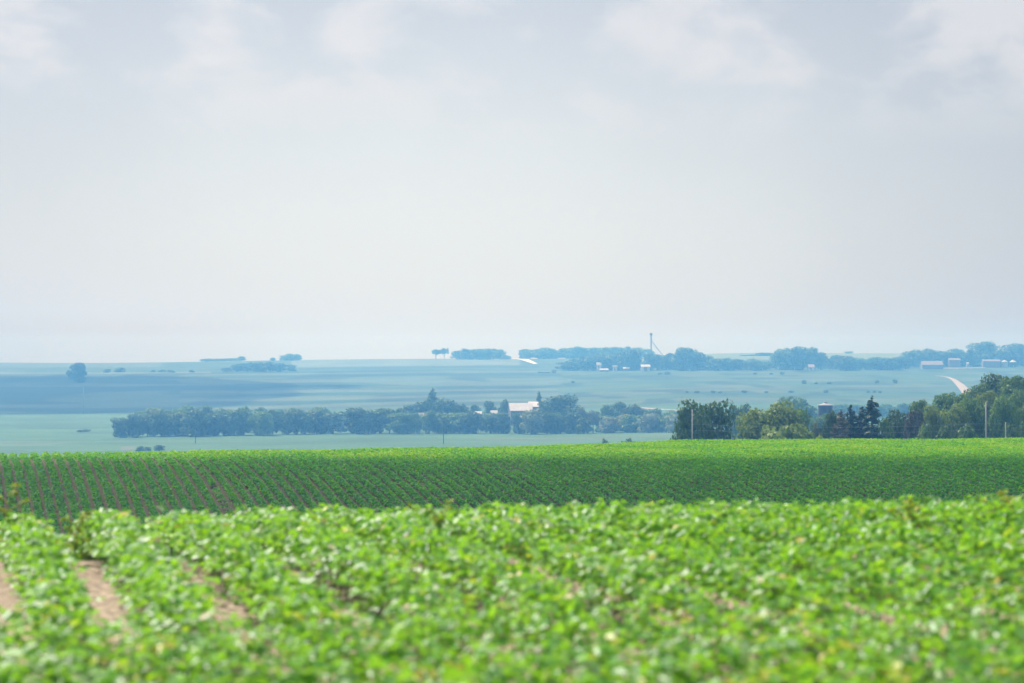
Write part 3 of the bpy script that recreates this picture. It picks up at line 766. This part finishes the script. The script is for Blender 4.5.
# ridge farm by the elevator
rd = lambda px, py=371.2: D(px, py)
building(645.5, rd(645.5), 8.5, 7, 4.4, 1.8, WALLW, ROOFW, 'white barn with white roof at the foot of the dark wood', 'barn', name='barn', windows=2, big_door=True)
building(599, rd(599, 371), 4.5, 5, 4.0, 2.2, WALLW, ROOFW, 'small white house, left one in front of the dark wood', windows=2, lift=2.2)
building(604, rd(604, 371.6) - 4, 8, 4, 1.8, 1.2, WALLR, ROOFW, 'low shed with white roof before the small white house', 'shed', name='farm_shed', windows=2, lift=0)
building(615, rd(615, 371), 4.2, 4.5, 3.8, 1.8, WALLW, ROOFG, 'pale house with grey roof, middle one before the dark wood', windows=2)
building(626.5, rd(626.5, 371), 6, 5, 2.4, 1.2, WALLG, ROOFW, 'low grey shed with pale roof between white house and barn', 'shed', name='farm_shed', windows=2)
building(811, rd(811, 370.5), 5.5, 5, 3.4, 2.2, WALLW, ROOFP, 'small white house below the high domed grove', windows=2)
# farmstead on the right ridge
building(931.5, D(931, 368.8), 20, 14, 3.8, 3.6, WALLG, ROOFD, 'wide low house with broad pale pinkish roof on the right ridge', windows=5)
building(954, D(954, 367.5) + 6, 11, 9, 7.0, 1.6, WALLT, ROOFD, 'boxy tan house right of the broad-roofed one', windows=3)
building(991, D(991, 367.5) + 4, 17, 8, 6.0, 1.6, WALLT, ROOFD, 'long pale tan house under the tallest domed tree', windows=5)
building(967.5, D(967, 367.5) + 4, 1.9, 1.9, 4.0, .8, WALLW, ROOFW, 'slim white hut between the tan houses on the ridge', 'hut', name='farm_shed', windows=0)

def bin_(px, d, r, h, rh, wall, roof, label, over=.25, lift=0):
    x, y, z = ground(px, d); o = empty('grain_bin', (x, y, z + lift)); tag(o, label, 'grain bin')
    prof_ = [(r, -2.5)]
    k = 0
    while k * .8 < h: prof_ += [(r, k * .8), (r + .05, k * .8 + .4)]; k += 1
    prof_.append((r, h)); w_ = MB().lathe(prof_, 32).build('wall', wall, o, True)
    MB().lathe([(r + over, h - .05), (r + over, h + .12), (r * .5, h + rh * .62), (.5, h + rh), (.5, h + rh + .35), (.05, h + rh + .4)], 32).build('roof', roof, o)
    MB().box(-.5, .5, -r - .1, -r + .05, .2, 2.0).build('door', GALV, o)
    return o
bin_(1004.5, D(1004, 367.5) + 2, 3.2, 5.6, 1.6, GALV, ROOFW, 'round pale bin between the long tan house and the capped bin')
bin_(1013, D(1013, 367.5) + 2, 3.2, 5.2, 2.0, BLUE, ROOFW, 'round dark bin with bright white cap on the right ridge', .6)
bz = float(zg(xat(825.5, 700), 700))
bin_(825.5, 700, 2.1, ZC + (HY - 405.4) / F * 700 - bz, .7, BLUE, GALV, 'dark blue bin with pale flat roof among the near trees', .3)

# grain elevator leg with its spout
ex, ey, ez = ground(651.2, wd(651) + 35)
sc_ = ey / F
eh = ZC + (HY - 333.5) * sc_ - ez
o = empty('grain_elevator', (ex, ey, ez)); tag(o, 'thin grain elevator leg with slanting spout rising above the ridge wood', 'grain elevator')
m = MB()
for sx in (-1, 1):
    for sy in (-1, 1): m.tube([(sx * .65, sy * .65, -1), (sx * .65, sy * .65, eh - 2)], .09, 6)
for k in range(int(eh / 3)):
    z0, z1 = k * 3.0, min(k * 3.0 + 3.0, eh - 2)
    for s in (-1, 1):
        s *= .65; m.tube([(-.65, s, z0), (.65, s, z1)], .05, 5); m.tube([(s, -.65, z0), (s, .65, z1)], .05, 5)
        m.tube([(-.65, s, z1), (.65, s, z1)], .05, 5); m.tube([(s, -.65, z1), (s, .65, z1)], .05, 5)
m.build('tower_frame', GALV, o)
m = MB()
for s in (-.28, .28): m.box(s - .2, s + .2, -.22, .22, -1, eh - 1.5)
m.build('leg_casing', GALV, o)
m = MB().box(-1.35, 1.35, -.6, .6, eh - 1.9, eh - .4); m.tube([(-1.2, 0, eh - .4), (-.6, 0, eh + .1), (.6, 0, eh + .1), (1.2, 0, eh - .4)], .5, 8); m.build('head', GALV, o)
MB().box(-1.7, 1.7, -1.5, 1.5, eh - 6.2, eh - 6.0).build('platform', GALV, o)
gx = 16.5
MB().tube([(.6, 0, eh - 7.5), (gx * .5, .2, eh - 7.5 - 10), (gx, .3, eh - 7.5 - 20)], .33, 8).build('spout', GALV, o)
m = MB(); m.tube([(1, 0, eh - 12), (gx * .45, .2, eh - 16.6)], .09, 5); m.tube([(1, 0, eh - 20), (gx * .7, .3, eh - 21.4)], .09, 5); m.build('brace', GALV, o)
bx_ = ex + gx; 
bzz = float(zg(bx_, ey))
bo = bin_(512 + F * (bx_ + 1.5) / ey, ey, 4.2, 12.6, 2.4, GALV, GALV, 'galvanised bin under the elevator spout, half hidden by the wood')

# ------------------------------------------------------------------ poles and wires
def pole(px, d, top, mat, label, r=.17, cross=True):
    x, y, z = ground(px, d); h = ZC + (HY - top) / F * d - z
    o = empty('utility_pole', (x, y, z)); tag(o, label, 'utility pole')
    MB().tube([(0, 0, -1), (0, 0, h * .5), (0, 0, h)], [r, r * .85, r * .65], 10).build('post', mat, o, True)
    if cross:
        c = MB().box(-1.0, 1.0, -.2, -.09, h - .75, h - .6).build('crossarm', mat, o)
        for q in (-.85, .85, 0):
            MB().lathe([(.05, h - .6 if q else h), (.07, (h - .5) if q else h + .1), (.03, (h - .38) if q else h + .22)], 8, (q, -.145 if q else 0)).build('insulator', GALV, c)
    return np.array((x, y, z + h))
p1 = pole(692.3, 330, 409.5, POLEW, 'pale bare pole in front of the dark twin tree', .12, False)
p2 = pole(986, 330, 402, POLEW, 'tall pale pole in front of the wooded knoll', .11, False)
p3 = pole(1005.5, 338, 422, POLEW, 'short grey post in front of the knoll beside the tall pole', .07, False)
pole(195.5, 1050, 430, POLED, 'thin dark pole before the left part of the valley belt', .19)
pole(443.5, 1000, 420, POLED, 'thin dark pole before the trees below the pointed spruce', .18)
pole(83.6, D(83, 413.5), 387, POLEW, 'faint pale pole on the shaded left hillside below the lone tree', .2, False)
m = MB()
def wire(a, b_, sag):
    m.tube([a + (b_ - a) * t - np.array((0, 0, sag * 4 * t * (1 - t))) for t in np.linspace(0, 1, 17)], .010, 5)
for dz in (0, .8):
    a_ = p1 - np.array((0, 0, 2.0 + dz)); b_ = p2 - np.array((0, 0, 2.9 + dz))
    wire(a_, b_, .5); wire(b_, b_ + (b_ - a_) * np.array((.6, .6, 0)), .5)
tag(m.build('power_line', WIRE), 'two faint wires strung between the pale poles across the near trees', 'power line')

# ------------------------------------------------------------------ light, sky, clouds, haze
SUN_EL, SUN_AZ = R(50), R(-38)         # azimuth from straight ahead, negative to the left
sd = np.array((math.sin(SUN_AZ) * math.cos(SUN_EL), math.cos(SUN_AZ) * math.cos(SUN_EL), math.sin(SUN_EL)))
sl = bpy.data.lights.new('sun', 'SUN'); sl.energy = 4.8; sl.angle = R(.5); sl.color = (1, .95, .87)
so = link(bpy.data.objects.new('sun', sl))
from mathutils import Vector
so.rotation_euler = Vector(-sd).to_track_quat('-Z', 'Y').to_euler()

w = bpy.data.worlds.new('World'); scene.world = w; w.use_nodes = True
nt = w.node_tree; N, L = nt.nodes, nt.links
bg = N['Background']; bg.inputs['Strength'].default_value = .1
sky = N.new('ShaderNodeTexSky'); sky.sky_type = 'NISHITA'; sky.sun_disc = False
sky.sun_elevation = SUN_EL; sky.sun_rotation = SUN_AZ
sky.air_density = 1.0; sky.dust_density = 2.0; sky.ozone_density = 1.0
tc = N.new('ShaderNodeTexCoord'); sp = N.new('ShaderNodeSeparateXYZ'); L.new(tc.outputs['Generated'], sp.inputs[0])
def mr_(src, a, b_, c, d):
    n = N.new('ShaderNodeMapRange'); n.interpolation_type = 'SMOOTHSTEP'
    for k, v in zip(('From Min', 'From Max', 'To Min', 'To Max'), (a, b_, c, d)): n.inputs[k].default_value = v
    L.new(src, n.inputs['Value']); return n.outputs[0]
def mixc(fac, A, B):
    n = N.new('ShaderNodeMix'); n.data_type = 'RGBA'
    if hasattr(fac, 'links') or not isinstance(fac, float): L.new(fac, n.inputs['Factor'])
    else: n.inputs['Factor'].default_value = fac
    for s, v in (('A', A), ('B', B)):
        if isinstance(v, tuple): n.inputs[s].default_value = (*v, 1)
        else: L.new(v, n.inputs[s])
    return n.outputs['Result']
VEIL_CENTRE = (5.1, 5.32, 5.5); VEIL_EDGE = (3.3, 3.5, 3.98); CLOUD = (5.5, 5.2, 5.2)
# overcast veil with a lens vignette painted in: bright low ahead, darker outwards
gl = N.new('ShaderNodeVectorMath'); gl.operation = 'SUBTRACT'; L.new(tc.outputs['Generated'], gl.inputs[0]); gl.inputs[1].default_value = (-.025, 1.0, .035)
gs = N.new('ShaderNodeVectorMath'); gs.operation = 'MULTIPLY'; L.new(gl.outputs[0], gs.inputs[0]); gs.inputs[1].default_value = (1.0, .3, 1.75)
ln = N.new('ShaderNodeVectorMath'); ln.operation = 'LENGTH'; L.new(gs.outputs[0], ln.inputs[0])
ns = N.new('ShaderNodeTexNoise'); ns.inputs['Scale'].default_value = 9; ns.inputs['Detail'].default_value = 4; L.new(tc.outputs['Generated'], ns.inputs['Vector'])
na = N.new('ShaderNodeMath'); na.operation = 'MULTIPLY_ADD'; L.new(ns.outputs['Fac'], na.inputs[0]); na.inputs[1].default_value = .10; L.new(ln.outputs['Value'], na.inputs[2])
veil = mixc(mr_(na.outputs[0], .06, .36, 0, 1), VEIL_CENTRE, VEIL_EDGE)
mp = N.new('ShaderNodeMapping'); mp.inputs['Scale'].default_value = (17, 17, 32); mp.inputs['Location'].default_value = (6.3, 2.2, 1.4)
L.new(tc.outputs['Generated'], mp.inputs[0])
cn = N.new('ShaderNodeTexNoise'); cn.inputs['Scale'].default_value = 1; cn.inputs['Detail'].default_value = 8; cn.inputs['Roughness'].default_value = .56; cn.inputs['Distortion'].default_value = .25
L.new(mp.outputs[0], cn.inputs['Vector'])
cm = N.new('ShaderNodeMath'); cm.operation = 'MULTIPLY'
L.new(mr_(cn.outputs['Fac'], .43, .63, 0, .68), cm.inputs[0]); L.new(mr_(sp.outputs['Z'], .084, .125, 0, 1), cm.inputs[1])
v2 = mixc(cm.outputs[0], veil, CLOUD)
mixed = mixc(.22, v2, sky.outputs[0])
L.new(mixed, bg.inputs['Color'])

# summer clouds overhead (above the frame): they throw the soft shade seen on the left hill and the facing slope
CLD, ntc, bc = new_mat('cloud_vapour')
bc.inputs['Base Color'].default_value = (.85, .86, .88, 1); bc.inputs['Roughness'].default_value = 1; bc.inputs['Specular IOR Level'].default_value = 0
tr = ntc.nodes.new('ShaderNodeBsdfTransparent'); ms = ntc.nodes.new('ShaderNodeMixShader'); ms.inputs[0].default_value = .42
ntc.links.new(tr.outputs[0], ms.inputs[1]); ntc.links.new(bc.outputs[0], ms.inputs[2]); ntc.links.new(ms.outputs[0], ntc.nodes['Material Output'].inputs['Surface'])
CLD2 = CLD.copy(); CLD2.name = 'thin_cloud_vapour'
CLD2.node_tree.nodes['Mix Shader'].inputs[0].default_value = .27
def cloud(poly, height, thick, seed, mat=None):
    """poly: outline of the shade on the ground (x, y); the cloud hangs toward the sun from it"""
    poly = np.array(poly, float); c = poly.mean(0)
    th = np.linspace(0, 2 * np.pi, 97)[:-1]
    ang = np.arctan2(poly[:, 1] - c[1], poly[:, 0] - c[0]); o_ = np.argsort(ang); rr = np.hypot(*(poly - c).T)
    a2 = np.concatenate([ang[o_] - 2 * np.pi, ang[o_], ang[o_] + 2 * np.pi]); r2 = np.tile(rr[o_], 3)
    rad = np.interp((th + np.pi) % (2 * np.pi) - np.pi, a2, r2)
    gz_ = float(zg(c[0], c[1])); t = height / sd[2]
    V = []; nr = 24
    R_ = np.linspace(0, 1, nr + 1)[1:]
    for sgn in (1, -1):
        for q in R_:
            for a, r_ in zip(th, rad):
                x, y = math.cos(a) * r_ * q, math.sin(a) * r_ * q
                b0 = math.sqrt(max(0, 1 - q ** 4))
                nz = float(vnoise(np.array([x / thick / .8 + 20]), np.array([y / thick / .8 + 20]), seed)[0])
                V.append((x * (1 + .04 * (nz - .5)), y * (1 + .04 * (nz - .5)), sgn * b0 * thick * ((.5 + .9 * nz) if sgn > 0 else .25)))
    V = np.array(V); m_ = 96; k = nr * m_
    top = np.arange(k).reshape(nr, m_); bot = top + k
    F_ = []
    for T_ in (top, bot[:, ::-1]):
        F_.append(np.stack([T_[:-1], T_[1:], np.roll(T_[1:], -1, 1), np.roll(T_[:-1], -1, 1)], -1).reshape(-1, 4))
    seam = np.stack([top[-1], bot[-1], np.roll(bot[-1], -1), np.roll(top[-1], -1)], -1)
    V = np.concatenate([V, [[0, 0, thick], [0, 0, -thick * .25]]])
    tris = np.concatenate([np.stack([np.full(m_, 2 * k), top[0], np.roll(top[0], -1)], -1), np.stack([np.full(m_, 2 * k + 1), np.roll(bot[0], -1), bot[0]], -1)])
    me = mesh_np('clouds', V, [np.concatenate(F_ + [seam]), tris], [mat or CLD], smooth=True)
    ob = link(bpy.data.objects.new('clouds', me)); ob.location = (c[0] + sd[0] * t, c[1] + sd[1] * t, gz_ + sd[2] * t)
    return tag(ob, kind='stuff')
def shade(pts): return [(xat(p, d), d) for p, d in pts]
cloud(shade([(-260, 1560), (-60, 1590), (60, 1600), (140, 1610), (215, 1700), (255, 1830), (285, 2010), (240, 2230), (150, 2380), (40, 2400), (-60, 2430), (-260, 2450), (-330, 2000)]), 900, 60, 3)
cloud(shade([(240, 1990), (300, 2010), (345, 2040), (362, 2080), (340, 2110), (300, 2105), (240, 2090)]), 900, 25, 5)
cloud([(-75, 60), (0, 50), (80, 60), (92, 120), (85, 166), (45, 169), (20, 168), (0, 167), (-20, 166), (-45, 164), (-85, 160), (-90, 110)], 420, 25, 8, CLD2)

hz = bpy.data.materials.new('haze'); hz.use_nodes = True; nt = hz.node_tree
nt.nodes.remove(nt.nodes['Principled BSDF'])
pv = nt.nodes.new('ShaderNodeVolumePrincipled'); pv.inputs['Density'].default_value = .00047
pv.inputs['Color'].default_value = (.145, .475, 1.0, 1); pv.inputs['Absorption Color'].default_value = (1, 1, 1, 1); pv.inputs['Anisotropy'].default_value = 0.2
nt.links.new(pv.outputs[0], nt.nodes['Material Output'].inputs['Volume'])
hb = MB().box(-1000, 1000, -60, 3330, -42, 40).build('haze', hz); tag(hb, kind='stuff')

# ------------------------------------------------------------------ camera and render settings
cam = bpy.data.cameras.new('camera'); co = link(bpy.data.objects.new('camera', cam)); scene.camera = co
cam.lens = 85; cam.sensor_width = 36; cam.clip_start = .1; cam.clip_end = 12000
co.location = (0, 0, ZC); co.rotation_euler = (math.pi / 2 + math.atan((HY - 341.5) / F), 0, 0)
cam.dof.use_dof = True; cam.dof.focus_distance = 175; cam.dof.aperture_fstop = 2.0
vs = scene.view_settings; vs.view_transform = 'Standard'; vs.look = 'None'; vs.exposure = 0.6; vs.gamma = 1; vs.use_curve_mapping = False
scene.render.engine = 'CYCLES'
cy = scene.cycles; cy.use_denoising = True
cy.max_bounces = 5; cy.diffuse_bounces = 2; cy.glossy_bounces = 2; cy.transmission_bounces = 3; cy.transparent_max_bounces = 8; cy.volume_bounces = 0
cy.use_adaptive_sampling = True; cy.adaptive_threshold = .02
